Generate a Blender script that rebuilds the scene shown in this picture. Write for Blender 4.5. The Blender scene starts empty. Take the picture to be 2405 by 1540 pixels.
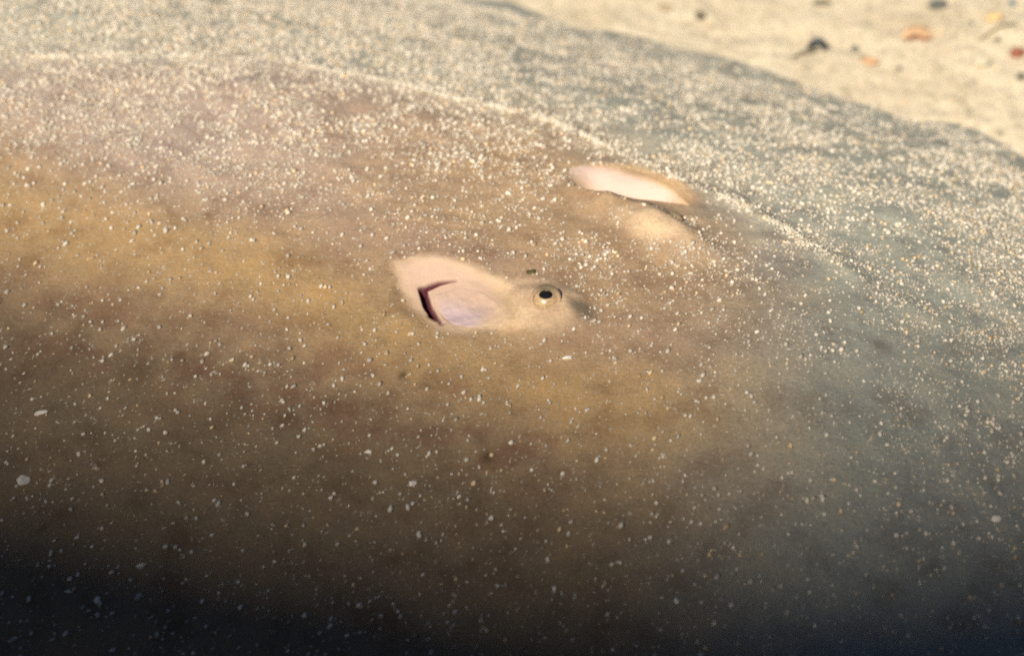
import bpy, math
import numpy as np
from mathutils import Vector

# ------------------------------------------------------------------ camera
rng = np.random.default_rng(11)
scene = bpy.context.scene
PITCH = math.radians(36.0)
DIST = 0.85
FW, FH = 2405.0, 1540.0                      # size in which photo positions were measured
LENS = 71.0
TARGET = np.array([-0.027, -0.040, 0.160])
CAM = TARGET + DIST * np.array([0.0, -math.cos(PITCH), math.sin(PITCH)])
cam_data = bpy.data.cameras.new('camera')
cam_data.lens = LENS
cam_data.sensor_width = 36.0
cam_data.clip_start = 0.01
cam_data.clip_end = 500.0
cam_data.dof.use_dof = True
cam_data.dof.focus_distance = 0.81
cam_data.dof.aperture_fstop = 6.8
cam = bpy.data.objects.new('camera', cam_data)
scene.collection.objects.link(cam)
cam.location = CAM
cam.rotation_euler = (math.pi / 2 - PITCH, 0, 0)
scene.camera = cam

# ------------------------------------------------------------------ sky, sun, exposure
SUN_EL = math.radians(40.0)
SUN_AZ = math.radians(208.0)                # from +Y, towards +X
world = bpy.data.worlds.new('World')
scene.world = world
world.use_nodes = True
wn = world.node_tree
sky = wn.nodes.new('ShaderNodeTexSky')
sky.sky_type = 'NISHITA'
sky.sun_disc = False
sky.sun_elevation = SUN_EL
sky.sun_rotation = SUN_AZ
sky.air_density = 0.35
sky.dust_density = 0.2
sky.ozone_density = 1.0
bg = wn.nodes['Background']
wn.links.new(sky.outputs[0], bg.inputs[0])
bg.inputs[1].default_value = 0.05
sun_data = bpy.data.lights.new('sun', 'SUN')
sun_data.energy = 5.0
sun_data.angle = math.radians(10.0)        # spread by the rippled water surface
sun_data.color = (1.0, 0.92, 0.80)
sun = bpy.data.objects.new('sun', sun_data)
scene.collection.objects.link(sun)
SUN_DIR = Vector((math.sin(SUN_AZ) * math.cos(SUN_EL), math.cos(SUN_AZ) * math.cos(SUN_EL), math.sin(SUN_EL)))
sun.rotation_euler = SUN_DIR.to_track_quat('Z', 'Y').to_euler()
sun.location = (-1, -2, 3)
vs = scene.view_settings
vs.view_transform = 'Standard'
vs.look = 'None'
vs.exposure = 0.60
vs.gamma = 1.0
vs.use_curve_mapping = False
scene.render.engine = 'CYCLES'
scene.cycles.use_denoising = False
scene.cycles.filter_width = 2.0

# ------------------------------------------------------------------ helpers
def sstep(a, b, x):
    t = np.clip((x - a) / (b - a), 0, 1)
    return t * t * (3 - 2 * t)

class Noise:
    """smooth value noise on the plane"""
    def __init__(self, seed):
        self.g = np.random.default_rng(seed).random((256, 256)) * 2 - 1
    def __call__(self, x, y):
        xi = np.floor(x).astype(int); yi = np.floor(y).astype(int)
        fx = x - xi; fy = y - yi
        fx = fx * fx * (3 - 2 * fx); fy = fy * fy * (3 - 2 * fy)
        g = self.g
        a = g[xi & 255, yi & 255]; b = g[(xi + 1) & 255, yi & 255]
        c = g[xi & 255, (yi + 1) & 255]; d = g[(xi + 1) & 255, (yi + 1) & 255]
        return (a * (1 - fx) + b * fx) * (1 - fy) + (c * (1 - fx) + d * fx) * fy
N1, N2, N3, N4 = Noise(1), Noise(2), Noise(3), Noise(4)
def fbm(n, x, y, o=3):
    s = 0; a = 1.0; t = 0
    for k in range(o):
        s = s + a * n(x * 2 ** k + 17.3 * k, y * 2 ** k - 9.1 * k); t += a; a *= 0.55
    return s / t

def seg_dist(px, py, pts):
    best = np.full(np.shape(px), 1e9)
    for (ax, ay), (bx, by) in zip(pts[:-1], pts[1:]):
        dx, dy = bx - ax, by - ay
        t = np.clip(((px - ax) * dx + (py - ay) * dy) / (dx * dx + dy * dy), 0, 1)
        best = np.minimum(best, np.hypot(px - ax - t * dx, py - ay - t * dy))
    return best

def link(o, parent=None):
    scene.collection.objects.link(o)
    if parent is not None:
        o.parent = parent
    return o

def mesh_obj(name, verts, faces, mat, parent=None, smooth=True):
    me = bpy.data.meshes.new(name)
    verts = np.asarray(verts, dtype=np.float32)
    if isinstance(faces, np.ndarray):
        n = faces.shape[1]
        me.vertices.add(len(verts)); me.vertices.foreach_set('co', verts.ravel())
        me.loops.add(faces.size); me.loops.foreach_set('vertex_index', faces.astype(np.int32).ravel())
        me.polygons.add(len(faces))
        me.polygons.foreach_set('loop_start', np.arange(0, faces.size, n, dtype=np.int32))
        me.polygons.foreach_set('loop_total', np.full(len(faces), n, dtype=np.int32))
        me.update(calc_edges=True)
    else:
        me.from_pydata([tuple(v) for v in verts], [], faces)
    me.validate()
    me.polygons.foreach_set('use_smooth', np.full(len(me.polygons), smooth, dtype=bool))
    me.materials.append(mat)
    me.update()
    return link(bpy.data.objects.new(name, me), parent)

def set_color(o, name, rgb):
    at = o.data.attributes.new(name, 'FLOAT_COLOR', 'POINT')
    c = np.ones((len(o.data.vertices), 4), dtype=np.float32)
    rgb = np.asarray(rgb); c[:, :rgb.shape[-1]] = rgb
    at.data.foreach_set('color', c.ravel())

def grid_faces(nu, nv):
    i = np.arange(nu * nv).reshape(nu, nv)
    return np.stack([i[:-1, :-1], i[1:, :-1], i[1:, 1:], i[:-1, 1:]], -1).reshape(-1, 4)

def warped(lo, hi, segs):
    """sample positions from lo to hi; segs = [(end, spacing), ...]"""
    xs = [lo]; cur = lo
    for end, sp in segs:
        n = max(2, int(round((end - cur) / sp)))
        xs += list(cur + (end - cur) * np.arange(1, n + 1) / n); cur = end
    return np.array(xs)

# ------------------------------------------------------------------ materials
def new_mat(name):
    m = bpy.data.materials.new(name); m.use_nodes = True
    return m, m.node_tree, m.node_tree.nodes['Principled BSDF']

def noise_node(t, scale, detail=3, rough=0.55, vec=None):
    n = t.nodes.new('ShaderNodeTexNoise')
    n.inputs['Scale'].default_value = scale
    n.inputs['Detail'].default_value = detail
    n.inputs['Roughness'].default_value = rough
    if vec: t.links.new(vec, n.inputs['Vector'])
    return n

def ramp(t, src, stops):
    r = t.nodes.new('ShaderNodeValToRGB')
    e = r.color_ramp.elements
    while len(e) < len(stops): e.new(0.5)
    for k, (p, c) in enumerate(stops):
        e[k].position = p; e[k].color = (*c, 1) if len(c) == 3 else c
    t.links.new(src, r.inputs[0])
    return r

def mixc(t, mode, fac, a, b):
    m = t.nodes.new('ShaderNodeMix'); m.data_type = 'RGBA'; m.blend_type = mode
    for s, v in ((0, fac), (6, a), (7, b)):
        if hasattr(v, 'is_output'): t.links.new(v, m.inputs[s])
        else: m.inputs[s].default_value = v
    return m.outputs[2]

def skin_material():
    m, t, b = new_mat('ray_skin')
    tc = t.nodes.new('ShaderNodeTexCoord').outputs['Object']
    at = t.nodes.new('ShaderNodeAttribute'); at.attribute_name = 'pigment'
    n1 = noise_node(t, 55, 4, 0.6, tc)
    r1 = ramp(t, n1.outputs[0], [(0.3, (0.78, 0.72, 0.70)), (0.5, (1.0, 1.0, 1.0)), (0.72, (1.16, 1.10, 1.0))])
    n2 = noise_node(t, 900, 3, 0.7, tc)
    r2 = ramp(t, n2.outputs[0], [(0.25, (0.72, 0.72, 0.74)), (0.5, (1.0, 1.0, 1.0)), (0.75, (1.25, 1.22, 1.16))])
    c = mixc(t, 'MULTIPLY', at.outputs['Alpha'], at.outputs['Color'], r1.outputs[0])
    c = mixc(t, 'MULTIPLY', at.outputs['Alpha'], c, r2.outputs[0])
    t.links.new(c, b.inputs['Base Color'])
    b.inputs['Roughness'].default_value = 0.62
    b.inputs['Specular IOR Level'].default_value = 0.12
    # fine papillae, a little drawn out along the body
    mp = t.nodes.new('ShaderNodeMapping')
    t.links.new(tc, mp.inputs[0]); mp.inputs['Rotation'].default_value = (0, 0, math.radians(-55)); mp.inputs['Scale'].default_value = (0.45, 1, 1)
    n3 = noise_node(t, 1100, 3, 0.65, mp.outputs[0])
    n4 = noise_node(t, 160, 3, 0.6, tc)
    bp = t.nodes.new('ShaderNodeBump'); mu = t.nodes.new('ShaderNodeMath'); mu.operation = 'MULTIPLY'; mu.inputs[1].default_value = 0.45; t.links.new(at.outputs['Alpha'], mu.inputs[0])
    t.links.new(mu.outputs[0], bp.inputs['Strength']); bp.inputs['Distance'].default_value = 0.0007
    t.links.new(n3.outputs[0], bp.inputs['Height'])
    bp2 = t.nodes.new('ShaderNodeBump'); bp2.inputs['Strength'].default_value = 0.35; bp2.inputs['Distance'].default_value = 0.002
    t.links.new(n4.outputs[0], bp2.inputs['Height']); t.links.new(bp.outputs[0], bp2.inputs['Normal'])
    t.links.new(bp2.outputs[0], b.inputs['Normal'])
    return m

def plain(name, col, rough=0.6, spec=0.2, nscale=300, amt=0.25, bump=0.3, bdist=0.0006):
    m, t, b = new_mat(name)
    tc = t.nodes.new('ShaderNodeTexCoord').outputs['Object']
    n = noise_node(t, nscale, 4, 0.6, tc)
    lo = tuple(max(0, x * (1 - amt)) for x in col); hi = tuple(min(1, x * (1 + amt)) for x in col)
    r = ramp(t, n.outputs[0], [(0.3, lo), (0.7, hi)])
    t.links.new(r.outputs[0], b.inputs['Base Color'])
    b.inputs['Roughness'].default_value = rough
    b.inputs['Specular IOR Level'].default_value = spec
    bp = t.nodes.new('ShaderNodeBump'); bp.inputs['Strength'].default_value = bump; bp.inputs['Distance'].default_value = bdist
    t.links.new(n.outputs[0], bp.inputs['Height']); t.links.new(bp.outputs[0], b.inputs['Normal'])
    return m

def grain_material():
    m, t, b = new_mat('quartz_grain')
    at = t.nodes.new('ShaderNodeAttribute'); at.attribute_name = 'pigment'
    t.links.new(at.outputs['Color'], b.inputs['Base Color'])
    b.inputs['Roughness'].default_value = 0.45
    b.inputs['Specular IOR Level'].default_value = 0.3
    tr = t.nodes.new('ShaderNodeBsdfTranslucent'); t.links.new(at.outputs['Color'], tr.inputs['Color'])
    mx = t.nodes.new('ShaderNodeMixShader'); mx.inputs[0].default_value = 0.2     # quartz lets the light through
    t.links.new(b.outputs[0], mx.inputs[1]); t.links.new(tr.outputs[0], mx.inputs[2])
    t.links.new(mx.outputs[0], t.nodes['Material Output'].inputs['Surface'])
    return m

def sand_material():
    m, t, b = new_mat('sea_sand')
    tc = t.nodes.new('ShaderNodeTexCoord').outputs['Object']
    n1 = noise_node(t, 18, 4, 0.6, tc)
    n2 = noise_node(t, 420, 4, 0.75, tc)
    r1 = ramp(t, n1.outputs[0], [(0.3, (0.55, 0.465, 0.325)), (0.7, (0.70, 0.61, 0.445))])
    r2 = ramp(t, n2.outputs[0], [(0.30, (0.50, 0.50, 0.52)), (0.5, (1, 1, 1)), (0.75, (1.12, 1.1, 1.06))])
    n5 = noise_node(t, 120, 3, 0.6, tc)
    r5 = ramp(t, n5.outputs[0], [(0.28, (0.60, 0.60, 0.58)), (0.44, (1, 1, 1))])
    c = mixc(t, 'MULTIPLY', 1.0, r1.outputs[0], r2.outputs[0])
    c = mixc(t, 'MULTIPLY', 1.0, c, r5.outputs[0])
    t.links.new(c, b.inputs['Base Color'])
    b.inputs['Roughness'].default_value = 0.85
    b.inputs['Specular IOR Level'].default_value = 0.1
    bp = t.nodes.new('ShaderNodeBump'); bp.inputs['Strength'].default_value = 0.5; bp.inputs['Distance'].default_value = 0.002
    t.links.new(n2.outputs[0], bp.inputs['Height']); t.links.new(bp.outputs[0], b.inputs['Normal'])
    return m

MAT_SKIN = skin_material()
MAT_GRAIN = grain_material()
MAT_SAND = sand_material()

# ------------------------------------------------------------------ the ray's form
# body frame: u runs along the heading (towards the snout), v to the animal's left; origin between the eyes
EU = np.array([0.905, -0.425]); EU /= np.linalg.norm(EU)
EV = np.array([-EU[1], EU[0]])
ORG = np.array([0.0, 0.0])
def to_uv(x, y):
    dx, dy = x - ORG[0], y - ORG[1]
    return dx * EU[0] + dy * EU[1], dx * EV[0] + dy * EV[1]
def to_xy(u, v):
    return ORG[0] + u * EU[0] + v * EV[0], ORG[1] + u * EU[1] + v * EV[1]

HCREST = 0.190
U_FRONT, U_REAR = 0.09, -0.42
DN, DF = 0.35, 0.328                         # reach of the fin on the near and far side
Z_NEAR, Z_FAR = 0.098, 0.098
_t = np.linspace(0, 0.6, 2401)
def _profile(knots):
    a = np.radians(np.interp(_t, [k[0] for k in knots], [k[1] for k in knots]))
    k = np.ones(81) / 81
    a = np.convolve(np.pad(a, 40, mode='edge'), k, 'valid')
    a -= a[0]
    z = np.concatenate([[0], np.cumsum(np.tan(a[:-1]) * (_t[1] - _t[0]))])
    return z
PN = _profile([(0, 0), (0.03, 5), (0.08, 14), (0.13, 19), (0.20, 22), (0.28, 17), (0.35, 9), (0.6, 5)])
PF = _profile([(0, 0), (0.05, 8), (0.11, 15), (0.18, 20), (0.26, 19), (0.33, 15), (0.6, 8)])
PN *= (HCREST - Z_NEAR) / np.interp(DN, _t, PN)
PF *= (HCREST - Z_FAR) / np.interp(DF, _t, PF)

def body_d(u, v):
    du = np.where(u > U_FRONT, u - U_FRONT, np.where(u < U_REAR, u - U_REAR, 0.0))
    d = np.sqrt(du * du + v * v + 1e-12)
    w = sstep(-0.55, 0.55, v / np.maximum(d, 1e-6))
    w = np.where(d < 0.02, sstep(-0.02, 0.02, v), w)
    return d, w
def base_h(u, v):
    d, w = body_d(u, v)
    return HCREST - (1 - w) * np.interp(d, _t, PN) - w * np.interp(d, _t, PF)

# photo position -> point on the body (base form) or on the sea floor
_f = LENS / 36.0
def pix_ray(px, py):
    X = (px / FW - 0.5) / _f
    Y = -(py / FH - 0.5) * (FH / FW) / _f
    r = np.array([1.0, 0, 0]); up = np.array([0, math.sin(PITCH), math.cos(PITCH)]); fw = np.array([0, math.cos(PITCH), -math.sin(PITCH)])
    d = fw + X * r + Y * up
    return d / np.linalg.norm(d)
def on_body(px, py):
    d = pix_ray(px, py)
    s = np.arange(0.4, 2.0, 0.0005)
    P = CAM[None] + s[:, None] * d[None]
    u, v = to_uv(P[:, 0], P[:, 1])
    hit = np.argmax(P[:, 2] < base_h(u, v))
    return u[hit], v[hit]

def on_level(px, py, z):
    d = pix_ray(px, py); P = CAM + (z - CAM[2]) / d[2] * d
    return to_uv(P[0], P[1])
_e = [on_body(px, py) for px, py in [(1200, 0), (1285, 33), (1368, 67), (1435, 68), (1502, 82), (1602, 111), (1754, 142), (1868, 183), (1983, 225), (2059, 248), (2135, 278), (2200, 283), (2255, 285), (2307, 304), (2405, 362)]]
EDGE_U = np.array([-0.60, -0.40, -0.27] + [p[0] for p in _e] + [_e[-1][0] + 0.08, 0.45])
EDGE_D = np.array([0.275, 0.285, 0.292] + [math.hypot(p[1], max(0.0, p[0] - U_FRONT)) + 0.003 for p in _e] + [0.265, 0.26])
_o = np.argsort(EDGE_U); EDGE_U = EDGE_U[_o]; EDGE_D = EDGE_D[_o]
def fin_far(u):
    dm = np.interp(u, EDGE_U, EDGE_D) + 0.0016 * fbm(N4, u * 38 + 5, u * 0 + 2.5)
    du = np.where(u > U_FRONT, u - U_FRONT, np.where(u < U_REAR, u - U_REAR, 0.0))
    return np.sqrt(np.maximum(dm * dm - du * du, 1e-6))
def fin_near(u):
    dm = DN + 0.003 * fbm(N4, u * 30 + 50, u * 0 + 7.5) - 0.055 * sstep(0.05, 0.35, u)
    du = np.where(u > U_FRONT, u - U_FRONT, np.where(u < U_REAR, u - U_REAR, 0.0))
    return -np.sqrt(np.maximum(dm * dm - du * du, 1e-6))

CREASE_PX = [(-150, 150), (0, 137), (400, 132), (700, 152), (880, 185), (1050, 225), (1300, 285), (1480, 372), (1600, 428), (1720, 470), (1850, 548), (1950, 610), (2080, 700)]
CREASE = [on_body(*p) for p in CREASE_PX]
CREASE_U = np.array([c[0] for c in CREASE]); CREASE_V = np.array([c[1] for c in CREASE])
_o = np.argsort(CREASE_U); CREASE_U = CREASE_U[_o]; CREASE_V = CREASE_V[_o]
def crease_v(u):
    return np.interp(u, CREASE_U, CREASE_V)

class Frame:
    """local axes on the body: from photo point a (rear) to b (front)"""
    def __init__(self, a, b):
        A = np.array(on_body(*a)); B = np.array(on_body(*b))
        self.c = (A + B) / 2; self.len = np.linalg.norm(B - A)
        self.e = (B - A) / self.len; self.f = np.array([-self.e[1], self.e[0]])
    def __call__(self, u, v):
        du, dv = u - self.c[0], v - self.c[1]
        return du * self.e[0] + dv * self.e[1], du * self.f[0] + dv * self.f[1]

FAR_SP = Frame((1362, 400), (1640, 484))
NEAR_SP = Frame((930, 650), (1210, 745))
NEAR_EYE = np.array(on_body(1292, 738))
FAR_EYE = np.array(on_body(1556, 545))
SLOT_UP = [on_body(*p) for p in [(1070, 646), (1030, 653), (992, 664)]]
SLOT_LOW = [on_body(*p) for p in [(992, 664), (1004, 698), (1020, 722), (1042, 746)]]

FOLD = [on_body(*p) for p in [(1128, 652), (1165, 680), (1192, 712), (1212, 750)]]
CREAM = np.array([on_body(*p) for p in [(926, 616), (1010, 606), (1100, 627), (1200, 662), (1290, 664), (1345, 698), (1372, 744), (1325, 757), (1210, 768), (1100, 774), (1034, 764), (988, 718), (945, 664)]])
PALE = np.array([on_body(*p) for p in [(932, 616), (1000, 606), (1070, 614), (1140, 637), (1200, 680), (1200, 728), (1170, 766), (1090, 770), (1034, 756), (990, 716), (958, 680), (936, 648)]])
def poly_sd(px, py, P):
    d = seg_dist(px, py, [tuple(p) for p in P] + [tuple(P[0])])
    ins = np.zeros(np.shape(px), bool)
    for (ax, ay), (bx, by) in zip(P, np.roll(P, -1, 0)):
        c = ((ay > py) != (by > py)) & (px < (bx - ax) * (py - ay) / (by - ay + 1e-15) + ax)
        ins ^= c
    return np.where(ins, -d, d)
def almond(x, L, p=1.0):
    return np.sqrt(np.clip(1 - np.abs(x / L) ** 2, 0, 1)) ** p

def feats(u, v):
    """relief of the head: spiracles, eye humps, folds; returns height and masks"""
    z = np.zeros_like(u)
    # fold where the fin joins the body
    cv = crease_v(u)
    q = v - cv
    fade = 1 - sstep(0.12, 0.24, u)
    z = z + fade * (0.0010 * np.exp(-(q / 0.0055) ** 2) - 0.0010 * sstep(-0.002, 0.014, q) * (1 - sstep(0.02, 0.09, q)))
    # broad unevenness of the skin
    z = z + (0.0024 - 0.0014 * sstep(0.06, 0.14, v)) * fbm(N1, u * 17, v * 26, 3) + 0.0007 * fbm(N2, u * 75, v * 95, 2)
    # far spiracle
    x, y = FAR_SP(u, v)
    L = FAR_SP.len * 0.5
    xs = (x + 0.004) / L
    w = 0.0160 * np.where(xs < -0.35, np.sqrt(np.clip(1 - ((xs + 0.35) / 0.65) ** 2, 0, 1)), np.clip(1 - ((xs + 0.35) / 1.35) ** 1.6, 0, 1)) + 1e-5
    yn = (y + 0.001 - 0.0015 * np.sin(xs * 3.0)) / w
    inside = (np.abs(x + 0.004) < L) & (np.abs(yn) < 1)
    f = np.where(yn < -0.55, sstep(-1.0, -0.55, yn), 1 - sstep(-0.75, 1.0, yn))
    mf = np.where(inside, f * almond(x + 0.004, L, 1.0) * sstep(-1.0, -0.45, xs), 0)
    z = z - 0.0120 * mf
    far_in = np.where(inside, 1.0, 0) * sstep(1.02, 0.55, np.abs(yn)) * sstep(L * 1.05, L * 0.45, x + 0.004)
    rim = np.exp(-((y + 0.0175) / 0.0055) ** 2) * np.exp(-((x - 0.001) / (L * 0.85)) ** 4)
    z = z + 0.0026 * rim * (1 + 0.35 * fbm(N2, x * 160, y * 40, 2))
    # far eye hump
    x, y = FAR_SP(u, v)
    ex = FAR_SP(*FAR_EYE)
    r2 = ((x - ex[0]) / 0.0225) ** 2 + ((y - ex[1] + 0.12 * (x - ex[0])) / 0.0090) ** 2
    z = z + 0.0074 * np.exp(-r2 ** 1.25)
    # near spiracle
    x, y = NEAR_SP(u, v)
    L = NEAR_SP.len * 0.5
    w = 0.0185 * almond(x, L, 0.75) + 1e-5
    yn = y / w
    ins = (np.abs(x) < L) & (np.abs(yn) < 1)
    g = (1 - np.abs(np.clip(yn, -1, 1)) ** 2.2) ** 1.3 * almond(x, L, 1.2)
    near_in = np.where(ins, g, 0)
    z = z - 0.0036 * near_in
    rim = np.exp(-((np.hypot(x / L, y / 0.0185) - 1.12) / 0.16) ** 2)
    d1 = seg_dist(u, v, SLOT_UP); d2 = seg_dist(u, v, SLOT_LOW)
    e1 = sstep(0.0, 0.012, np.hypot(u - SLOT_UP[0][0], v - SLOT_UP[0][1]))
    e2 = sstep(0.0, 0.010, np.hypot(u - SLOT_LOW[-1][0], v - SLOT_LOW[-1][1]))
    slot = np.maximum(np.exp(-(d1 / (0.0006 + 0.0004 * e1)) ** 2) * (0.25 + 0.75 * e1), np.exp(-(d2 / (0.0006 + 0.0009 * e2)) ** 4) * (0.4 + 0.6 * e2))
    z = z - 0.0065 * slot
    # near eye hump
    x, y = NEAR_SP(u, v)
    ex = NEAR_SP(*NEAR_EYE)
    r2 = ((x - ex[0]) / np.where(x > ex[0], 0.0165, 0.022)) ** 2 + ((y - ex[1]) / 0.0125) ** 2
    near_hump = np.exp(-r2 ** 1.2)
    z = z + 0.0070 * near_hump - 0.0006 * np.exp(-(seg_dist(u, v, FOLD) / 0.0022) ** 2)
    # shallow fold from the eye back to the spiracle
    return z, dict(crease=q, far_in=far_in, near_in=near_in, slot=slot, near_hump=near_hump)

def body_h(u, v):
    return base_h(u, v) + feats(u, v)[0]

def body_pt(u, v):
    x, y = to_xy(u, v)
    return np.stack([x, y, body_h(u, v)], -1)
def body_nrm(u, v, e=0.0006):
    pu = body_pt(u + e, v) - body_pt(u - e, v)
    pv = body_pt(u, v + e) - body_pt(u, v - e)
    n = np.cross(pu, pv)
    return n / np.linalg.norm(n, axis=-1, keepdims=True)
def march(px, py, hfun):
    d = pix_ray(px, py)
    s = np.arange(0.5, 2.6, 0.0002)
    P = CAM[None] + s[:, None] * d[None]
    i = np.argmax(P[:, 2] < hfun(P[:, 0], P[:, 1]))
    return P[i]
def on_skin(px, py):
    p = march(px, py, lambda x, y: body_h(*to_uv(x, y)))
    return p

# ------------------------------------------------------------------ sea floor
def ground_h(x, y):
    u, v = to_uv(x, y)
    z = 0.0895 + 0.0 * v
    z = z + 0.0035 * fbm(N3, x * 22, y * 22, 3) + 0.0010 * fbm(N2, x * 120, y * 120, 2) + 0.02 * fbm(N1, x * 1.3 + 3, y * 1.3, 2)* sstep(0.6, 2.0, np.hypot(x, y))
    far = fin_far(u); near = fin_near(u)
    ins = np.minimum(far - v, v - near)
    ok = (u > U_REAR - 0.25) & (u < U_FRONT + 0.25)
    z = z - np.where(ok, 0.05 * sstep(0.012, 0.05, ins), 0)
    # sand lightly heaped along the fin edge
    return z

gx = warped(-40, 40, [(-6, 3.0), (-1.2, 0.4), (-0.6, 0.05), (-0.2, 0.012), (0.75, 0.0026), (1.2, 0.05), (6, 0.4), (40, 3.0)])
gy = warped(-40, 60, [(-6, 3.0), (-1.2, 0.4), (-0.5, 0.05), (0.1, 0.015), (0.95, 0.0026), (1.5, 0.05), (8, 0.4), (60, 3.0)])
GX, GY = np.meshgrid(gx, gy, indexing='ij')
GZ = ground_h(GX, GY)
seabed = mesh_obj('seabed', np.stack([GX, GY, GZ], -1).reshape(-1, 3), grid_faces(len(gx), len(gy)), MAT_SAND)
seabed['kind'] = 'structure'
seabed['label'] = 'pale yellowish sand sea floor beyond the ray'

def on_ground(px, py):
    return march(px, py, ground_h)

# rock ledge added out of view behind the camera to shade the near flank
L3 = np.array(SUN_DIR)
Y_LEDGE = -0.98
ridge = []
for p in [(-900, 320), (-400, 450), (0, 560), (500, 675), (1000, 795), (1500, 845), (2000, 830), (2405, 800), (2900, 750), (3400, 690)]:
    u0, v0 = on_body(*p); T = np.array([*to_xy(u0, v0), base_h(np.array(u0), np.array(v0))])
    ridge.append(T + L3 * ((Y_LEDGE - T[1]) / L3[1]))
ridge = np.array(ridge)
rx = np.linspace(ridge[0, 0] - 0.8, ridge[-1, 0] + 0.8, 150)
rz = np.interp(rx, ridge[:, 0], ridge[:, 2])
prof = np.array([(0.34, -0.05), (0.26, 0.18), (0.20, 0.40), (0.10, 0.66), (0.04, 0.88), (0.0, 0.985), (-0.06, 1.0), (-0.18, 0.97), (-0.35, 0.90), (-0.55, 0.70), (-0.75, 0.40), (-0.95, -0.05)])
pi = np.linspace(0, len(prof) - 1, 90)
py_, pz_ = np.interp(pi, range(len(prof)), prof[:, 0]), np.interp(pi, range(len(prof)), prof[:, 1])
RX = np.repeat(rx[:, None], 90, 1); RY = Y_LEDGE + py_[None] + 0 * RX; RZ = pz_[None] * rz[:, None] + 0 * RX
nz = fbm(N3, RX * 9, (RY + RZ) * 9, 4)
RY = RY + 0.05 * nz * (1 - np.exp(-((pz_[None] - 1) / 0.1) ** 2)); RZ = RZ + 0.012 * fbm(N1, RX * 14, RY * 14, 3)
MAT_ROCK = plain('shade_ledge_rock', (0.10, 0.09, 0.07), 0.9, 0.1, 30, 0.5, 0.6, 0.01)
ledge = mesh_obj('added_shade_ledge', np.stack([RX, RY, RZ], -1).reshape(-1, 3), grid_faces(150, 90), MAT_ROCK)
ledge['kind'] = 'structure'

# ------------------------------------------------------------------ the ray
ray = link(bpy.data.objects.new('ray_fish', None))
ray.empty_display_size = 0.05
ray['label'] = 'large brown and grey ray dusted with sand, lying on the sea floor'
ray['category'] = 'ray'

UMIN, UMAX = U_REAR - 0.300, U_FRONT + 0.278
us = warped(UMIN, UMAX, [(-0.36, 0.006), (-0.062, 0.0016), (-0.008, 0.00034), (0.065, 0.0006), (0.24, 0.0016), (UMAX, 0.006)])
vs_ = np.concatenate([warped(0, 1, [(0.25, 0.006), (0.405, 0.0026), (0.50, 0.00052), (0.68, 0.0009), (0.985, 0.0026), (1.0, 0.0015)])])
U, S = np.meshgrid(us, vs_, indexing='ij')
VN_, VF_ = fin_near(U), fin_far(U)
V = VN_ + (VF_ - VN_) * S
Zf, masks = feats(U, V)
Z = base_h(U, V) + Zf
# the thin fin edge rolls under into the sand
dm = np.minimum(VF_ - V, V - VN_)
Z = Z - 0.010 * (1 - np.sqrt(np.clip(1 - (1 - np.clip(dm / 0.010, 0, 1)) ** 2, 0, 1))) - 0.03 * (dm < 1e-6)
X, Y = to_xy(U, V)

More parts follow.
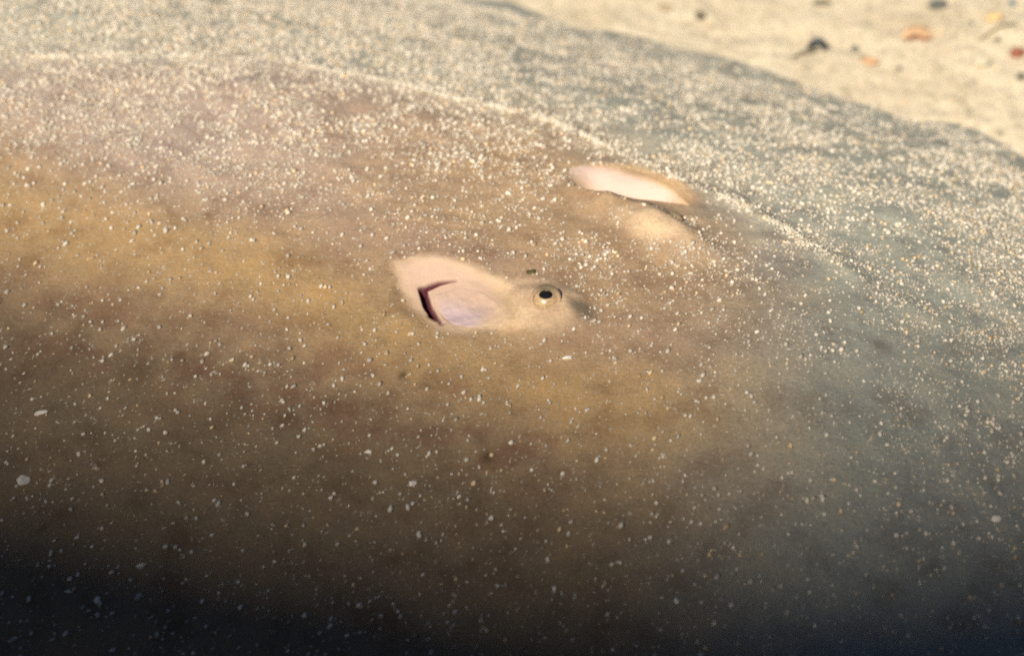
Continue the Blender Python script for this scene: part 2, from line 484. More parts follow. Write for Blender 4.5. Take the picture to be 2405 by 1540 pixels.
def lerp(a, b, t):
    return a * (1 - t[..., None]) + b * t[..., None]
def pigment(U, V, M):
    """the animal's own colouring"""
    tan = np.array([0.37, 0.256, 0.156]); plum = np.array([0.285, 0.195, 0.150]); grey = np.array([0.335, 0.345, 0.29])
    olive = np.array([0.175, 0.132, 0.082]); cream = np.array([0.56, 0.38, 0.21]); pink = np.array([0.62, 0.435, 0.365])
    col = np.ones(U.shape + (3,)) * tan
    b1 = fbm(N2, U * 13 + 3, V * 22 + 1, 3)
    col = lerp(col, plum, sstep(-0.1, 0.45, b1) * 0.55)
    gold = np.array([0.435, 0.288, 0.132]); rust = np.array([0.25, 0.118, 0.072])
    gb = np.exp(-(seg_dist(U, V, GOLD_LINE) / 0.026) ** 2)      # golden band, rust-brown mottling below it
    col = lerp(col, gold, gb * (0.75 + 0.2 * b1))
    mot = sstep(-0.10, 0.22, fbm(N1, U * 70 + 9, V * 90, 3))
    col = lerp(col, rust, np.exp(-(seg_dist(U, V, RUST_LINE) / 0.030) ** 2) * (0.25 + 0.75 * mot))
    dots = sstep(0.1, 0.55, fbm(N2, U * 190 + 4, V * 230, 2)) * np.exp(-(seg_dist(U, V, RUST_LINE) / 0.040) ** 2)
    col = lerp(col, np.array([0.40, 0.29, 0.19]), dots * 0.35)
    col = lerp(col, np.array([0.15, 0.085, 0.05]), sstep(0.2, 0.6, fbm(N3, U * 120 + 4, V * 150, 2)) * np.exp(-(seg_dist(U, V, RUST_LINE) / 0.040) ** 2) * 0.5)
    # greyer towards the back of the trunk and over the fins
    rear = sstep(-0.02, 0.04, V - (-0.075 - (U + 0.1) * 0.15)) * sstep(-0.04, -0.20, U)
    col = lerp(col, np.array([0.38, 0.30, 0.26]), rear * 0.85 * (1 - gb))
    col = lerp(col, olive, sstep(-0.09, -0.16, V) * 0.85)  # olive-brown near flank, darkened further to paint in part of its shade
    col = lerp(col, grey * np.array([0.75, 0.76, 0.79]), sstep(0.035, 0.145, U + 0.22 * V + 0.012 * b1) * 0.95)
    col = lerp(col, grey, sstep(-0.045, 0.045, M['crease'] + 0.014 * b1) * 0.95)
    # bare skin round the spiracles and eyes, plus a painted shadow
    nz4 = 0.0012 * fbm(N4, U * 240, V * 240, 2)
    sd = poly_sd(U, V, PALE) + nz4
    sc_ = poly_sd(U, V, CREAM) + nz4
    col = lerp(col, np.array([0.68, 0.495, 0.32]), sstep(0.004, -0.002, sc_) * 0.95)
    col = lerp(col, np.array([0.33, 0.23, 0.11]), np.exp(-(seg_dist(U, V, FOLD) / 0.0025) ** 2) * 0.45)
    sd = sd + 0.0030 * sstep(0.004, 0.018, NEAR_SP(U, V)[0])
    col = lerp(col, pink * np.array([1.0, 1.0, 0.90]), sstep(0.0025, -0.006, sd) * 0.9)
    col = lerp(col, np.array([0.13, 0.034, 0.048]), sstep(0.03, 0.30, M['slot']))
    tex = 1 - 0.85 * sstep(0.004, -0.002, sd)
    x, y = FAR_SP(U, V); L = FAR_SP.len / 2
    r = np.hypot((x + 0.003) / (L * 0.92), (y - 0.0005) / 0.0165)
    col = lerp(col, cream, sstep(1.25, 0.92, r) * sstep(-0.012, 0.002, y) * 0.9)
    col = lerp(col, np.array([0.62, 0.46, 0.385]), M['far_in'] * sstep(-0.012, 0.002, y) * 0.95)
    ln = np.exp(-((y + 0.0170 - 0.06 * np.abs(x)) / 0.0012) ** 2) * sstep(-L * 1.1, -L * 0.6, x) * sstep(L * 1.3, L * 0.9, x)
    col = lerp(col, np.array([0.17, 0.165, 0.15]), ln * 0.7)
    ex = FAR_SP(*FAR_EYE)
    r = np.hypot((x - ex[0]) / 0.017, (y - ex[1]) / 0.009)
    col = lerp(col, np.array([0.60, 0.445, 0.28]), sstep(1.6, 0.4, r) * 0.9)
    x, y = NEAR_SP(U, V); ex = NEAR_SP(*NEAR_EYE)
    r = np.hypot((x - ex[0] + 0.002) / 0.014, (y - ex[1] + 0.004) / 0.008)
    col = lerp(col, np.array([0.60, 0.44, 0.28]), sstep(1.3, 0.5, r) * 0.85)
    r = np.hypot((x - ex[0] - 0.012) / 0.008, (y - ex[1] - 0.004) / 0.006)
    col = lerp(col, np.array([0.12, 0.105, 0.08]), sstep(1.1, 0.3, r) * 0.8)  # shadow at the far end of the eye hump, painted into the skin
    # scattered dark brown pigment spots
    for (su, sv), rad, k in SPOTS:
        col = lerp(col, np.array([0.085, 0.05, 0.025]), np.exp(-((U - su) ** 2 + (V - sv) ** 2) / rad ** 2) * k)
    tex = tex * (1 - 0.85 * M['far_in'])
    return np.concatenate([col, tex[..., None]], -1)
GOLD_LINE = [on_body(*p) for p in [(-200, 470), (150, 560), (600, 640), (850, 760), (1100, 900), (1500, 970), (1900, 1010)]]
RUST_LINE = [on_body(*p) for p in [(-200, 760), (150, 840), (500, 930), (800, 1010), (1150, 1120)]]
SPOTS = [(on_body(*p), r, k) for p, r, k in [((1145, 1072), 0.0030, 0.9), ((945, 880), 0.0020, 0.85), ((415, 840), 0.0022, 0.55), ((580, 1092), 0.0010, 0.8),
         ((490, 505), 0.0024, 0.4), ((930, 1310), 0.0030, 0.5), ((520, 1000), 0.0050, 0.3), ((300, 880), 0.0060, 0.35), ((770, 1060), 0.006, 0.3),
         ((2060, 810), 0.003, 0.25), ((1030, 1265), 0.0010, 0.8), ((2270, 1240), 0.002, 0.3), ((2190, 1340), 0.0028, 0.3), ((105, 1235), 0.0016, 0.8),
         ((780, 945), 0.005, 0.35), ((180, 780), 0.006, 0.3), ((1900, 985), 0.004, 0.3), ((1560, 1190), 0.006, 0.35), ((1100, 1220), 0.008, 0.3)]]
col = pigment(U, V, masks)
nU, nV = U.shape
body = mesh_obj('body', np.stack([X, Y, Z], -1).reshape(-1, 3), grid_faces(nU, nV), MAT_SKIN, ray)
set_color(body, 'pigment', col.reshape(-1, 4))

# long tapering tail behind the disc (out of the picture to the left)
def tube(path, radii, seg=12, flat=1.0):
    P = np.asarray(path, float); n = len(P); V_ = []; F = []
    for i in range(n):
        t = P[min(i + 1, n - 1)] - P[max(i - 1, 0)]; t /= np.linalg.norm(t)
        a = np.cross(t, [0.13, 0.21, 1.0]); a /= np.linalg.norm(a); b = np.cross(a, t)
        for k in range(seg):
            th = 2 * math.pi * k / seg
            V_.append(P[i] + radii[i] * (math.cos(th) * a + flat * math.sin(th) * b))
    for i in range(n - 1):
        for k in range(seg):
            F.append([i * seg + k, i * seg + (k + 1) % seg, (i + 1) * seg + (k + 1) % seg, (i + 1) * seg + k])
    F.append(list(range(seg))[::-1]); F.append([(n - 1) * seg + k for k in range(seg)])
    return np.array(V_), F
pth = []
for k in range(14):
    uu = UMIN + 0.12 - 0.035 * k
    x, y = to_xy(uu, -0.02 + 0.004 * k)
    pth.append([x, y, max(0.06, 0.10 - 0.006 * k) if k < 7 else 0.058 + 0.0 * k])
tv, tf = tube(pth, [0.05 * (1 - k / 16) for k in range(14)], 14, 0.7)
tail = mesh_obj('tail', tv, tf, MAT_SKIN, ray)
set_color(tail, 'pigment', np.array([0.22, 0.19, 0.13]))

# spiracle valve: the pale flap that closes the near spiracle
def flap(px_poly, px_c, lift, name, rgb):
    poly = np.array([on_body(*p) for p in px_poly]); c = np.array(on_body(*px_c))
    m = 96; idx = np.linspace(0, len(poly), m, endpoint=False)
    out = []
    for i in idx:
        k = int(i); t = i - k
        p0, p1, p2, p3 = (poly[(k + j) % len(poly)] for j in (-1, 0, 1, 2))
        out.append(0.5 * ((2 * p1) + (-p0 + p2) * t + (2 * p0 - 5 * p1 + 4 * p2 - p3) * t * t + (-p0 + 3 * p1 - 3 * p2 + p3) * t ** 3))
    ring = np.array(out); R = 30
    verts = [];
    for j in range(R + 1):
        r = j / R
        pts = c + (ring - c) * r
        x, y = to_xy(pts[:, 0], pts[:, 1])
        # stands on the smooth pit floor, without the slot
        f, M = feats(pts[:, 0], pts[:, 1])
        z = base_h(pts[:, 0], pts[:, 1]) + f + 0.0065 * M['slot']
        xl = NEAR_SP(pts[:, 0], pts[:, 1])[0]
        back = sstep(0.010, -0.006, xl)
        z = z + lift * np.sqrt(np.clip(1 - r ** 4, 0, 1)) * (0.7 + 0.3 * back) - (0.0007 + 0.0016 * back) * sstep(0.90, 1.0, r) + 0.0004 * fbm(N1, pts[:, 0] * 260, pts[:, 1] * 260, 2)
        verts.append(np.stack([x, y, z], -1))
    verts = np.array(verts).reshape(-1, 3)
    F = []
    for j in range(R):
        for k in range(m):
            F.append([j * m + k, (j + 1) * m + k, (j + 1) * m + (k + 1) % m, j * m + (k + 1) % m])
    o = mesh_obj(name, verts, F, MAT_SKIN, ray)
    uv = np.stack(to_uv(verts[:, 0], verts[:, 1]), 0)
    c4 = pigment(uv[0], uv[1], {**feats(uv[0], uv[1])[1], 'slot': np.zeros(len(verts))})
    xl, yl = NEAR_SP(uv[0], uv[1])
    lil = sstep(0.006, -0.006, yl) * sstep(-0.012, 0.0, xl) * sstep(0.020, 0.010, xl)
    c4[:, :3] = c4[:, :3] * (1 - 0.8 * lil[:, None]) + rgb[None, :3] * 0.8 * lil[:, None]
    set_color(o, 'pigment', c4)
    return o
fl = flap([(1074, 660), (1040, 666), (1014, 676), (1022, 700), (1036, 720), (1054, 744), (1090, 760), (1140, 764), (1172, 750), (1180, 716), (1156, 686), (1120, 666)],
          (1096, 710), 0.00045, 'spiracle_valve', np.array([0.60, 0.465, 0.50]))
fl['label'] = 'pale pink valve inside the near spiracle'

# eyes
MAT_EYE = plain('eye_iris', (0.52, 0.36, 0.20), 0.25, 0.5, 900, 0.35, 0.1)
MAT_PUPIL = plain('eye_pupil', (0.012, 0.011, 0.012), 0.12, 0.5, 500, 0.2, 0.0)
def uv_sphere(r, n=28, m=20):
    V_ = [(0, 0, r)]; F = []
    for i in range(1, m):
        ph = math.pi * i / m
        for k in range(n):
            th = 2 * math.pi * k / n
            V_.append((r * math.sin(ph) * math.cos(th), r * math.sin(ph) * math.sin(th), r * math.cos(ph)))
    V_.append((0, 0, -r))
    for k in range(n): F.append([0, 1 + k, 1 + (k + 1) % n])
    for i in range(m - 2):
        for k in range(n):
            a = 1 + i * n; F.append([a + k, a + n + k, a + n + (k + 1) % n, a + (k + 1) % n])
    a = 1 + (m - 2) * n
    for k in range(n): F.append([a + k, len(V_) - 1, a + (k + 1) % n])
    return np.array(V_), F
def basis(n, hint):
    n = n / np.linalg.norm(n); a = np.cross(hint, n); a /= np.linalg.norm(a)
    return np.stack([a, np.cross(n, a), n], 1)          # columns
def make_eye(p, n, up, r, sink, pupil_shift):
    c = p - n * sink
    v, f = uv_sphere(r)
    B = basis(n, up)
    eye = mesh_obj('eye', v @ B.T + c, f, MAT_EYE, ray)
    # horizontal pupil: a cap of the eyeball, a hair proud of it
    m, R = 40, 8; V_ = []; F = []
    for j in range(R + 1):
        for k in range(m):
            th = 2 * math.pi * k / m
            aa = 0.46 * j / R * math.cos(th)
            bb = (0.36 if math.sin(th) < 0 else 0.34) * j / R * math.sin(th) * (1 - 0.25 * math.exp(-(math.cos(th) / 0.35) ** 2) * (math.sin(th) > 0)) + pupil_shift
            d = np.array([math.sin(aa) * math.cos(bb), math.sin(bb), math.cos(aa) * math.cos(bb)])
            V_.append(d * (r + 0.00012))
    for j in range(R):
        for k in range(m):
            F.append([j * m + k, (j + 1) * m + k, (j + 1) * m + (k + 1) % m, j * m + (k + 1) % m])
    mesh_obj('pupil', np.array(V_) @ B.T + c, F, MAT_PUPIL, eye)
    # lid: a soft fold of skin round the eyeball
    cr = math.sqrt(max(r * r - sink * sink, 1e-9)); pts = []; rad = []
    m = 48; V_ = []; F = []; C = []
    for k in range(m):
        th = 2 * math.pi * k / m
        up_ = max(0.0, math.sin(th))
        rr = cr * (1.0 - 0.08 * up_); tr = 0.0005 + 0.0011 * up_
        for q in range(10):
            ph = 2 * math.pi * q / 10
            dd = np.array([math.cos(th) * (rr + tr * math.cos(ph)) * 1.12, math.sin(th) * (rr + tr * math.cos(ph)), tr * math.sin(ph) * 0.9 + 0.0002 + 0.0007 * up_])
            V_.append(dd)
            C.append(np.array([0.58, 0.42, 0.27]) * (1 - up_) + np.array([0.17, 0.14, 0.085]) * up_)
    for k in range(m):
        for q in range(10):
            F.append([k * 10 + q, ((k + 1) % m) * 10 + q, ((k + 1) % m) * 10 + (q + 1) % 10, k * 10 + (q + 1) % 10])
    lid = mesh_obj('eyelid', np.array(V_) @ B.T + p, F, MAT_SKIN, ray)
    set_color(lid, 'pigment', np.array(C))
    return eye
p = on_skin(1282, 703)
n = body_nrm(np.array([to_uv(p[0], p[1])[0]]), np.array([to_uv(p[0], p[1])[1]]), 0.003)[0]
ev = np.array([EV[0], EV[1], 0.0])
n = n + 0.55 * (CAM - p) / np.linalg.norm(CAM - p); n /= np.linalg.norm(n)
e = make_eye(p, n, np.array([0, 0.3, 1.0]), 0.0062, 0.0037, 0.22)
e['label'] = 'near eye with black pupil and cream iris'
pu, pv = FAR_EYE + np.array([0.002, 0.0115])
p = body_pt(np.array([pu]), np.array([pv]))[0]; n = body_nrm(np.array([pu]), np.array([pv]), 0.002)[0]
make_eye(p, n, np.array([0, -0.2, 1.0]), 0.0050, 0.0044, 0.16)

# ------------------------------------------------------------------ sand grains
_phi = (1 + 5 ** 0.5) / 2
ICO_V = np.array([(-1, _phi, 0), (1, _phi, 0), (-1, -_phi, 0), (1, -_phi, 0), (0, -1, _phi), (0, 1, _phi), (0, -1, -_phi), (0, 1, -_phi), (_phi, 0, -1), (_phi, 0, 1), (-_phi, 0, -1), (-_phi, 0, 1)]) / math.hypot(1, _phi)
ICO_F = np.array([(0, 11, 5), (0, 5, 1), (0, 1, 7), (0, 7, 10), (0, 10, 11), (1, 5, 9), (5, 11, 4), (11, 10, 2), (10, 7, 6), (7, 1, 8), (3, 9, 4), (3, 4, 2), (3, 2, 6), (3, 6, 8), (3, 8, 9), (4, 9, 5), (2, 4, 11), (6, 2, 10), (8, 6, 7), (9, 8, 1)])
OCT_V = np.array([(1, 0, 0), (-1, 0, 0), (0, 1, 0), (0, -1, 0), (0, 0, 1), (0, 0, -1)], float)
OCT_F = np.array([(0, 2, 4), (2, 1, 4), (1, 3, 4), (3, 0, 4), (2, 0, 5), (1, 2, 5), (3, 1, 5), (0, 3, 5)])
def grains(name, pts, nrm, size, ang, aspect, color, tv, tf, lift=0.35):
    n = len(pts)
    t = np.stack([np.cos(ang), np.sin(ang), np.zeros(n)], -1)
    t = t - nrm * (t * nrm).sum(1, keepdims=True); t /= np.linalg.norm(t, axis=1, keepdims=True)
    b = np.cross(nrm, t)
    J = tv[None] * (1 + 0.28 * (rng.random((n, len(tv), 1)) * 2 - 1))
    sz = size[:, None]
    loc = J * np.stack([size * aspect, size, size * (0.65 + 0.3 * rng.random(n))], -1)[:, None, :]
    W = pts[:, None] + nrm[:, None] * (sz * lift)[:, None] + loc[..., 0:1] * t[:, None] + loc[..., 1:2] * b[:, None] + loc[..., 2:3] * nrm[:, None]
    F = (tf[None] + (np.arange(n) * len(tv))[:, None, None]).reshape(-1, 3)
    o = mesh_obj(name, W.reshape(-1, 3), F, MAT_GRAIN, smooth=len(tv) > 6)
    set_color(o, 'pigment', np.repeat(color, len(tv), 0))
    o['kind'] = 'stuff'
    return o
def grain_colors(n, warm=0.5):
    base = np.array([0.84, 0.75, 0.61]) * (0.66 + 0.5 * rng.random((n, 1)))
    tint = rng.random((n, 1))
    c = np.where(tint < 0.78, base, np.where(tint < 0.92, base * np.array([1.0, 0.84, 0.62]), base * np.array([0.90, 0.91, 0.90])))
    return np.clip(c, 0.05, 0.92)

def density(u, v, M):
    q = M['crease']
    d = np.interp(v, [-0.30, -0.16, -0.10, -0.055, -0.01, 0.04, 0.09, 0.25, 0.31], [0.20, 0.22, 0.27, 0.38, 0.58, 0.80, 0.95, 0.82, 0.42])
    d = d + 0.75 * sstep(-0.06, -0.24, u) * sstep(-0.08, 0.0, v)
    d = d + 0.22 * sstep(0.09, 0.20, u) * sstep(-0.12, 0.02, v)
    cl = fbm(N3, u * 42, v * 42, 3); cl2 = fbm(N4, u * 150 + 8, v * 150, 2)
    d = d * np.clip(1 + (1.2 * cl + 0.9 * cl2) * (0.25 + 0.75 * sstep(-0.11, -0.01, v)), 0.12, 3)
    d = d + 0.9 * np.exp(-((q - 0.002) / 0.0045) ** 2) * (1 - sstep(0.0, 0.10, u)) * np.clip(0.6 + 1.2 * cl2, 0.1, 2)
    d = d * sstep(-0.001, 0.003, poly_sd(u, v, CREAM))
    x, y = NEAR_SP(u, v)
    ex = NEAR_SP(*NEAR_EYE)
    d = d * sstep(0.7, 1.1, np.hypot((x - ex[0]) / 0.015, (y - ex[1] + 0.001) / 0.0105))
    x, y = FAR_SP(u, v); L = FAR_SP.len / 2
    d = d * (0.02 + 0.98 * sstep(0.95, 1.15, np.hypot(x / (L * 1.02), y / 0.0158)))
    ex = FAR_SP(*FAR_EYE)
    d = d * (0.12 + 0.88 * sstep(0.7, 1.4, np.hypot((x - ex[0]) / 0.016, (y - ex[1]) / 0.008)))
    return d

def scatter(n_try, dens_gain, power=1.0, flank=1.0):
    u = rng.uniform(-0.50, 0.34, n_try); v = rng.uniform(-0.29, 0.315, n_try)
    k = (v < fin_far(u) - 0.004) & (v > fin_near(u) + 0.004)
    u, v = u[k], v[k]
    _, M = feats(u, v)
    k = rng.random(len(u)) < density(u, v, M) ** power * dens_gain
    u, v = u[k], v[k]
    return place(u, v)
def place(u, v):
    P = body_pt(u, v); N = body_nrm(u, v)
    # cut to what this camera, or one a step aside, can see
    q = P - CAM
    dz = q[:, 1] * math.cos(PITCH) - q[:, 2] * math.sin(PITCH)
    dy = q[:, 1] * math.sin(PITCH) + q[:, 2] * math.cos(PITCH)
    off = np.maximum(np.abs(q[:, 0] / dz * _f), np.abs(dy / dz * _f * FW / FH))
    k = rng.random(len(u)) < 1 - 0.9 * sstep(0.56, 0.95, off)
    u, v, P, N = u[k], v[k], P[k], N[k]
    x = P[:, 0]
    # what the camera and its neighbours could never see is left out
    ang = np.radians(np.interp(x, [-0.25, 0.2], [52, 80])) + rng.normal(0, 0.30, len(u))
    return u, v, P, N, ang

# larger grains
u, v, P, N, ang = scatter(145000, 0.54, 1.3)
size = 0.00038 + 0.00060 * rng.random(len(u)) ** 2.6 + 0.00020 * sstep(-0.05, -0.13, v) * rng.random(len(u))
asp = 1.0 + 0.9 * rng.random(len(u)) ** 2
g1 = grains('coarse_sand', P, N, size, ang, asp, grain_colors(len(u)), ICO_V, ICO_F)
g1['label'] = 'coarse pale sand grains scattered over the back of the ray'; g1['category'] = 'sand'
# fine grains
u, v, P, N, ang = scatter(460000, 0.66, 1.35)
size = 0.00018 + 0.00024 * rng.random(len(u)) ** 1.5
asp = 1.0 + 2.2 * rng.random(len(u)) ** 2
g2 = grains('fine_sand', P, N, size, ang, asp, grain_colors(len(u)) * 0.9, OCT_V, OCT_F)
g2['label'] = 'fine pale sand dusted over the back of the ray'; g2['category'] = 'sand'
# loose sand of the sea floor
n = 90000
x = rng.uniform(-0.3, 0.75, n); y = rng.uniform(0.12, 1.0, n)
uu, vv = to_uv(x, y)
k = vv > fin_far(uu) - 0.004
x, y = x[k], y[k]; n = len(x)
P = np.stack([x, y, ground_h(x, y)], -1)
g3 = grains('floor_sand', P, np.tile([0, 0, 1.0], (n, 1)), 0.0003 + 0.0007 * rng.random(n) ** 2.5, rng.uniform(0, 6.28, n), 1 + 0.6 * rng.random(n), np.clip(grain_colors(n) * np.array([0.92, 0.86, 0.76]), 0, 1), OCT_V, OCT_F, 0.2)
g3['label'] = 'loose sand grains on the sea floor beyond the ray'; g3['category'] = 'sand'

# sand caught along the fold where the fin joins the body
cu = rng.uniform(-0.38, 0.16, 11000)
cvv = crease_v(cu) + rng.normal(0.0008, 0.0019, len(cu)) + 0.0015 * fbm(N2, cu * 60, cu * 0, 2)
k = rng.random(len(cu)) < np.clip(0.45 + 0.9 * fbm(N4, cu * 90, cu * 0 + 3, 2), 0.08, 1) * (1 - 0.9 * sstep(0.05, 0.15, cu))
u, v, P, N, ang = place(cu[k], cvv[k])
g4 = grains('drifted_sand', P, N, 0.00025 + 0.0004 * rng.random(len(u)) ** 2, ang, 1 + 0.8 * rng.random(len(u)), np.clip(grain_colors(len(u)) * 1.1, 0, 0.92), ICO_V, ICO_F)
g4['label'] = 'pale sand drifted along the fold between back and far fin'; g4['category'] = 'sand'

# ------------------------------------------------------------------ stones and shell bits
def ico_sphere(sub=3):
    V_ = [tuple(p) for p in ICO_V]; F = [tuple(f) for f in ICO_F]
    for _ in range(sub):
        cache = {}; nf = []
        def mid(a, b):
            key = (min(a, b), max(a, b))
            if key not in cache:
                p = (np.array(V_[a]) + np.array(V_[b])) / 2; V_.append(tuple(p / np.linalg.norm(p))); cache[key] = len(V_) - 1
            return cache[key]
        for a, b, c in F:
            ab, bc, ca = mid(a, b), mid(b, c), mid(c, a)
            nf += [(a, ab, ca), (b, bc, ab), (c, ca, bc), (ab, bc, ca)]
        F = nf
    return np.array(V_), np.array(F)
ICO3 = ico_sphere(3)
ICO2 = ico_sphere(2)
MM = 0.00023                                 # metres per photo unit at the distance of the open sand

def stone(name, px, py, w, h, depth, col, label, cat, seed, rot=0.0, jag=0.25, amt=0.35, flat=None, group=None):
    base = on_ground(px, py + h * 0.5)
    r = np.random.default_rng(seed)
    v, f = ICO3
    nn = Noise(100 + seed)
    d = 1 + jag * (fbm(nn, v[:, 0] * 1.6 + 3 * v[:, 2], v[:, 1] * 1.6 - 2 * v[:, 2] + 5, 3))
    # a few broken facets
    v = v * d[:, None]
    for _ in range(5):
        n_ = r.normal(size=3); n_ /= np.linalg.norm(n_)
        k = v @ n_; lim = 0.72 + 0.15 * r.random()
        v = v - np.clip(k - lim, 0, None)[:, None] * n_[None] * 0.9
    v = v * np.array([w / 2 * MM, depth / 2 * MM, h / 2 * MM * 1.15])
    ca, sa = math.cos(rot), math.sin(rot)
    v = np.stack([v[:, 0] * ca - v[:, 2] * sa, v[:, 1], v[:, 0] * sa + v[:, 2] * ca], -1)
    o = mesh_obj(name, v, f, plain(name + '_surface', col, 0.7, 0.2, 350, amt, 0.4), smooth=True)
    o.location = (base[0], base[1], ground_h(base[0], base[1]) - v[:, 2].min() * 0.72)
    o['label'] = label; o['category'] = cat
    if group: o['group'] = group
    return o

stone('pebble', 1643, 32, 26, 28, 24, (0.14, 0.12, 0.085), 'dark brown pebble on the sand close above the fin edge', 'pebble', 3)
stone('pebble', 2202, 8, 52, 26, 34, (0.10, 0.11, 0.10), 'large dark grey stone cut off by the top edge of the picture', 'pebble', 5, 0.1)
stone('pebble', 2342, 92, 15, 12, 12, (0.05, 0.06, 0.06), 'small near-black pebble above the red pebble at the right edge', 'pebble', 6)
stone('pebble', 2006, 114, 20, 14, 16, (0.10, 0.10, 0.09), 'small dark grey pebble between arched shell and flat orange pebble', 'pebble', 7)
stone('pebble', 2042, 142, 50, 17, 22, (0.46, 0.28, 0.15), 'flat orange pebble on open sand below the arched shell', 'pebble', 8, -0.05, 0.2)
stone('pebble', 2388, 120, 38, 26, 28, (0.24, 0.085, 0.055), 'rounded red-brown pebble at the right edge of the sand', 'pebble', 9, 0.25, 0.15)
stone('pebble', 2332, 38, 46, 22, 30, (0.60, 0.42, 0.20), 'pale orange pebble in the upper right corner', 'pebble', 10, 0.2)
stone('pebble', 2303, 142, 44, 26, 34, (0.45, 0.40, 0.29), 'pale sand-coloured rounded stone left of the red pebble', 'pebble', 11, 0, 0.15)
stone('pebble', 2282, 54, 14, 12, 12, (0.11, 0.12, 0.12), 'tiny blue-grey pebble between the rusty shell and pale orange pebble', 'pebble', 12)
stone('pebble', 1930, 4, 56, 15, 30, (0.16, 0.14, 0.10), 'flat brown stone at the top edge above the arched shell', 'pebble', 13)
stone('pebble', 1562, 16, 44, 12, 26, (0.34, 0.27, 0.17), 'low tan stone left of the dark brown pebble by the fin', 'pebble', 14)
stone('pebble', 2396, 176, 22, 22, 20, (0.13, 0.13, 0.10), 'dark olive pebble under the red pebble at the right edge', 'pebble', 15)
stone('pebble', 2112, 157, 11, 9, 9, (0.10, 0.09, 0.07), 'tiny dark pebble right of the flat orange pebble', 'pebble', 16)
stone('pebble', 2376, 5, 26, 14, 18, (0.08, 0.12, 0.15), 'small blue-black stone in the top right corner', 'pebble', 17)
stone('pebble', 2269, 199, 10, 9, 9, (0.17, 0.16, 0.13), 'tiny grey pebble alone on open sand, right half', 'pebble', 18)
stone('pebble', 1606, 61, 10, 8, 8, (0.13, 0.12, 0.09), 'tiny brown pebble below left of the dark brown pebble', 'pebble', 19)
stone('pebble', 2348, 312, 14, 11, 11, (0.20, 0.18, 0.14), 'small grey pebble lying just outside the fin edge at right', 'pebble', 20)

# arched dark shell fragment standing in the sand
b0 = on_ground(1918, 118)
path = []; rad = []
for k in range(21):
    t = math.pi * (-0.12 + 1.2 * k / 20)
    path.append([0.0046 * math.cos(t) + 0.0004 * math.sin(3 * t), -0.0011 * math.sin(t) + 0.0009 * math.cos(2 * t), 0.0005 + 0.0078 * math.sin(t)])
    rad.append(0.0021 * (0.45 + 0.55 * math.sin(math.pi * k / 20) ** 0.7))
tv, tf = tube(path, rad, 14, 0.75)
tv = tv + 0.0003 * np.stack([fbm(N1, tv[:, 0] * 900, tv[:, 2] * 900, 2), fbm(N2, tv[:, 0] * 900, tv[:, 2] * 900, 2), fbm(N3, tv[:, 1] * 900, tv[:, 2] * 900, 2)], -1)
sh = mesh_obj('shell_fragment', tv, tf, plain('dark_shell', (0.030, 0.045, 0.062), 0.45, 0.4, 600, 0.6, 0.4))
sh.location = (b0[0], b0[1], ground_h(b0[0], b0[1]) - 0.0008)
sh['label'] = 'dark blue-grey arched shell fragment standing on the sand'; sh['category'] = 'shell'

def twig(name, a, b, r0, col, label, bend=0.0015, lift=0.0008, n=12):
    A, B = on_ground(*a), on_ground(*b); pts = []
    for k in range(n):
        t = k / (n - 1); q = A * (1 - t) + B * t
        q = q + np.array([0, bend * math.sin(math.pi * t), 0]); q[2] = ground_h(q[0], q[1]) + lift + 0.0012 * t
        pts.append(q)
    c = np.array(pts[0]); tv, tf = tube(np.array(pts) - c, [r0 * (0.5 + 0.7 * math.sin(math.pi * (0.15 + 0.75 * k / (n - 1)))) for k in range(n)], 8)
    o = mesh_obj(name, tv, tf, plain(name + '_surface', col, 0.8, 0.1, 500, 0.4)); o.location = c
    o['label'] = label; o['category'] = 'twig'
    return o
twig('twig', (1862, 137), (1918, 126), 0.0011, (0.16, 0.14, 0.10), 'short dark twig lying at the foot of the arched shell')
twig('twig', (2298, 98), (2385, 62), 0.0007, (0.22, 0.19, 0.12), 'long thin brown twig above the red pebble at right', 0.002)
twig('twig', (1890, 243), (1915, 234), 0.0006, (0.09, 0.08, 0.06), 'tiny dark twig resting near the far fin edge')

# rusty shell piece with a pale inner face and a dark red lip
b0 = on_ground(2155, 86)
sroot = link(bpy.data.objects.new('broken_shell', None)); sroot.location = (b0[0], b0[1], ground_h(b0[0], b0[1])); sroot.empty_display_size = 0.005
sroot['label'] = 'broken rusty orange shell with dark red lip on the sand'; sroot['category'] = 'shell'
m, nr = 30, 12; V_ = []; F = []
for side in (0, 1):
    for j in range(nr + 1):
        for k in range(m + 1):
            th = math.pi * (k / m); rr = j / nr * (1 + 0.07 * math.sin(2.3 * th + 1) * (j / nr))
            x = 0.0086 * rr * math.cos(th); z = 0.0062 * rr * math.sin(th) - 0.0006; y = -0.0048 * (1 - rr ** 2) - 0.0002 * math.cos(15 * th) * rr + side * 0.0011 + 0.8 * z
            V_.append((x, y, z))
W = m + 1
for side in (0, 1):
    o_ = side * (nr + 1) * W
    for j in range(nr):
        for k in range(m):
            q = [o_ + j * W + k, o_ + (j + 1) * W + k, o_ + (j + 1) * W + k + 1, o_ + j * W + k + 1]
            F.append(q if side == 0 else q[::-1])
o2 = (nr + 1) * W
for k in range(m): F.append([nr * W + k, nr * W + k + 1, o2 + nr * W + k + 1, o2 + nr * W + k])
mesh_obj('shell_valve', V_, F, plain('rusty_shell', (0.46, 0.30, 0.17), 0.6, 0.3, 260, 0.45), sroot)
pth = [[-0.0095 + 0.019 * k / 12, -0.0045 - 0.0012 * math.sin(k), 0.0008 + 0.0012 * math.sin(math.pi * k / 12) - 0.0012 * k / 12] for k in range(13)]
tv, tf = tube(pth, [0.0016 * math.sin(math.pi * (0.1 + 0.8 * k / 12)) for k in range(13)], 10, 0.8)
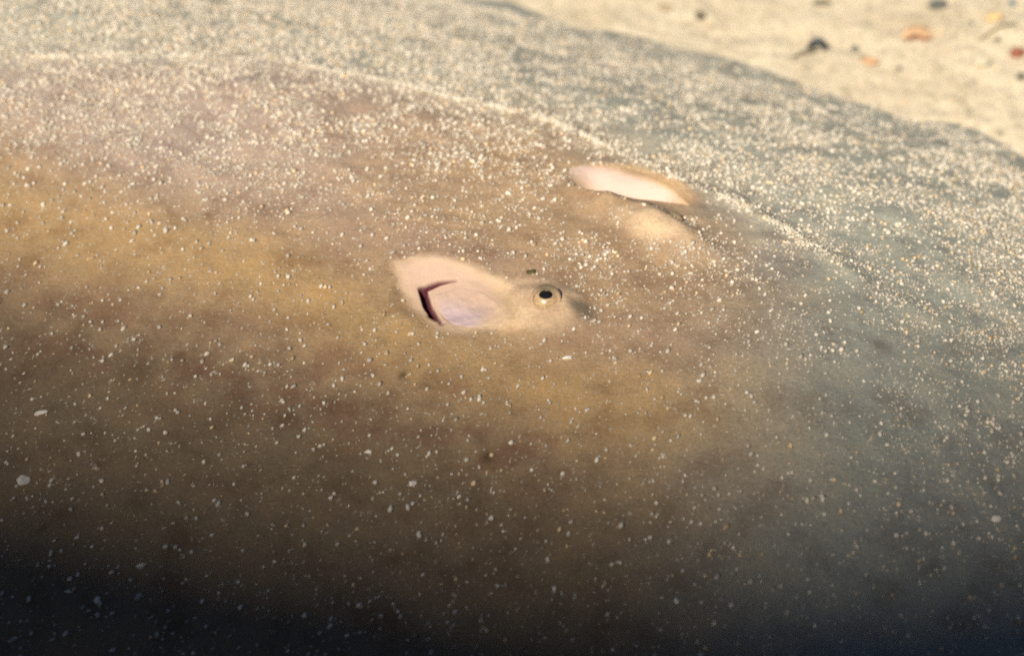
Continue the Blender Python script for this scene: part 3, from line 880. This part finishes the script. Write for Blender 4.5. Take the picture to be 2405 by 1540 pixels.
lip = mesh_obj('shell_lip', tv, tf, plain('dark_red_lip', (0.17, 0.055, 0.03), 0.6, 0.3, 400, 0.4), sroot)
lip['label'] = 'dark red lip of the shell'

# shell chips lying on the fish
def chip(px, py, w, h, label, seed, col=(0.78, 0.72, 0.62)):
    p = on_skin(px, py); u0, v0 = to_uv(p[0], p[1])
    nn = body_nrm(np.array([u0]), np.array([v0]), 0.002)[0]
    r = np.random.default_rng(seed); B = basis(nn, np.array([0, 1.0, 0.2]))
    v, f = ICO2
    v = v * (1 + 0.25 * fbm(Noise(300 + seed), v[:, 0] * 2 + v[:, 2], v[:, 1] * 2, 2))[:, None]
    for _ in range(5):
        n_ = r.normal(size=3); n_[2] *= 0.4; n_ /= np.linalg.norm(n_)
        v = v - np.clip(v @ n_ - 0.55, 0, None)[:, None] * n_[None]
    v = v * np.array([w / 2, h / 2, min(w, h) * 0.28]) * 0.00019
    o = mesh_obj('shell_chip', v @ B.T, f, CHIP, smooth=False)
    o.location = p + nn * 0.0004
    o['label'] = label; o['category'] = 'shell chip'; o['group'] = 'white chips lying on the ray'
CHIP = plain('white_chip', (0.80, 0.74, 0.63), 0.5, 0.3, 700, 0.12, 0.2)
chip(55, 1126, 34, 30, 'largest white three-cornered chip on the dark lower left flank', 1)
chip(95, 971, 32, 17, 'long white chip at the left edge, above the largest chip', 2)
chip(230, 1412, 20, 18, 'round white chip in the blackest lower left corner', 3)
chip(970, 1137, 18, 14, 'white chip on the lower flank straight below the spiracle', 4)
chip(866, 1062, 18, 12, 'white chip left of the dark brown spot on the flank', 5)
chip(2338, 1217, 22, 20, 'bright white chip near the right edge of the lower flank', 6)
chip(1330, 842, 24, 14, 'flat white chip just below the near eye', 7)
chip(160, 1390, 18, 11, 'small white chip left of the round chip in the dark corner', 8)

# scrap of olive weed behind the near eye
p = on_skin(1248, 640); sc_v, sc_f = ICO2
wv = sc_v * (1 + 0.5 * fbm(Noise(77), sc_v[:, 0] * 3 + sc_v[:, 2], sc_v[:, 1] * 3, 2))[:, None] * np.array([0.0020, 0.0014, 0.0010])
w = mesh_obj('weed_scrap', wv, sc_f, plain('olive_weed', (0.10, 0.085, 0.035), 0.8, 0.1, 600, 0.4)); w.location = p
w['label'] = 'small olive weed scrap lying behind the near eye'; w['category'] = 'seaweed'
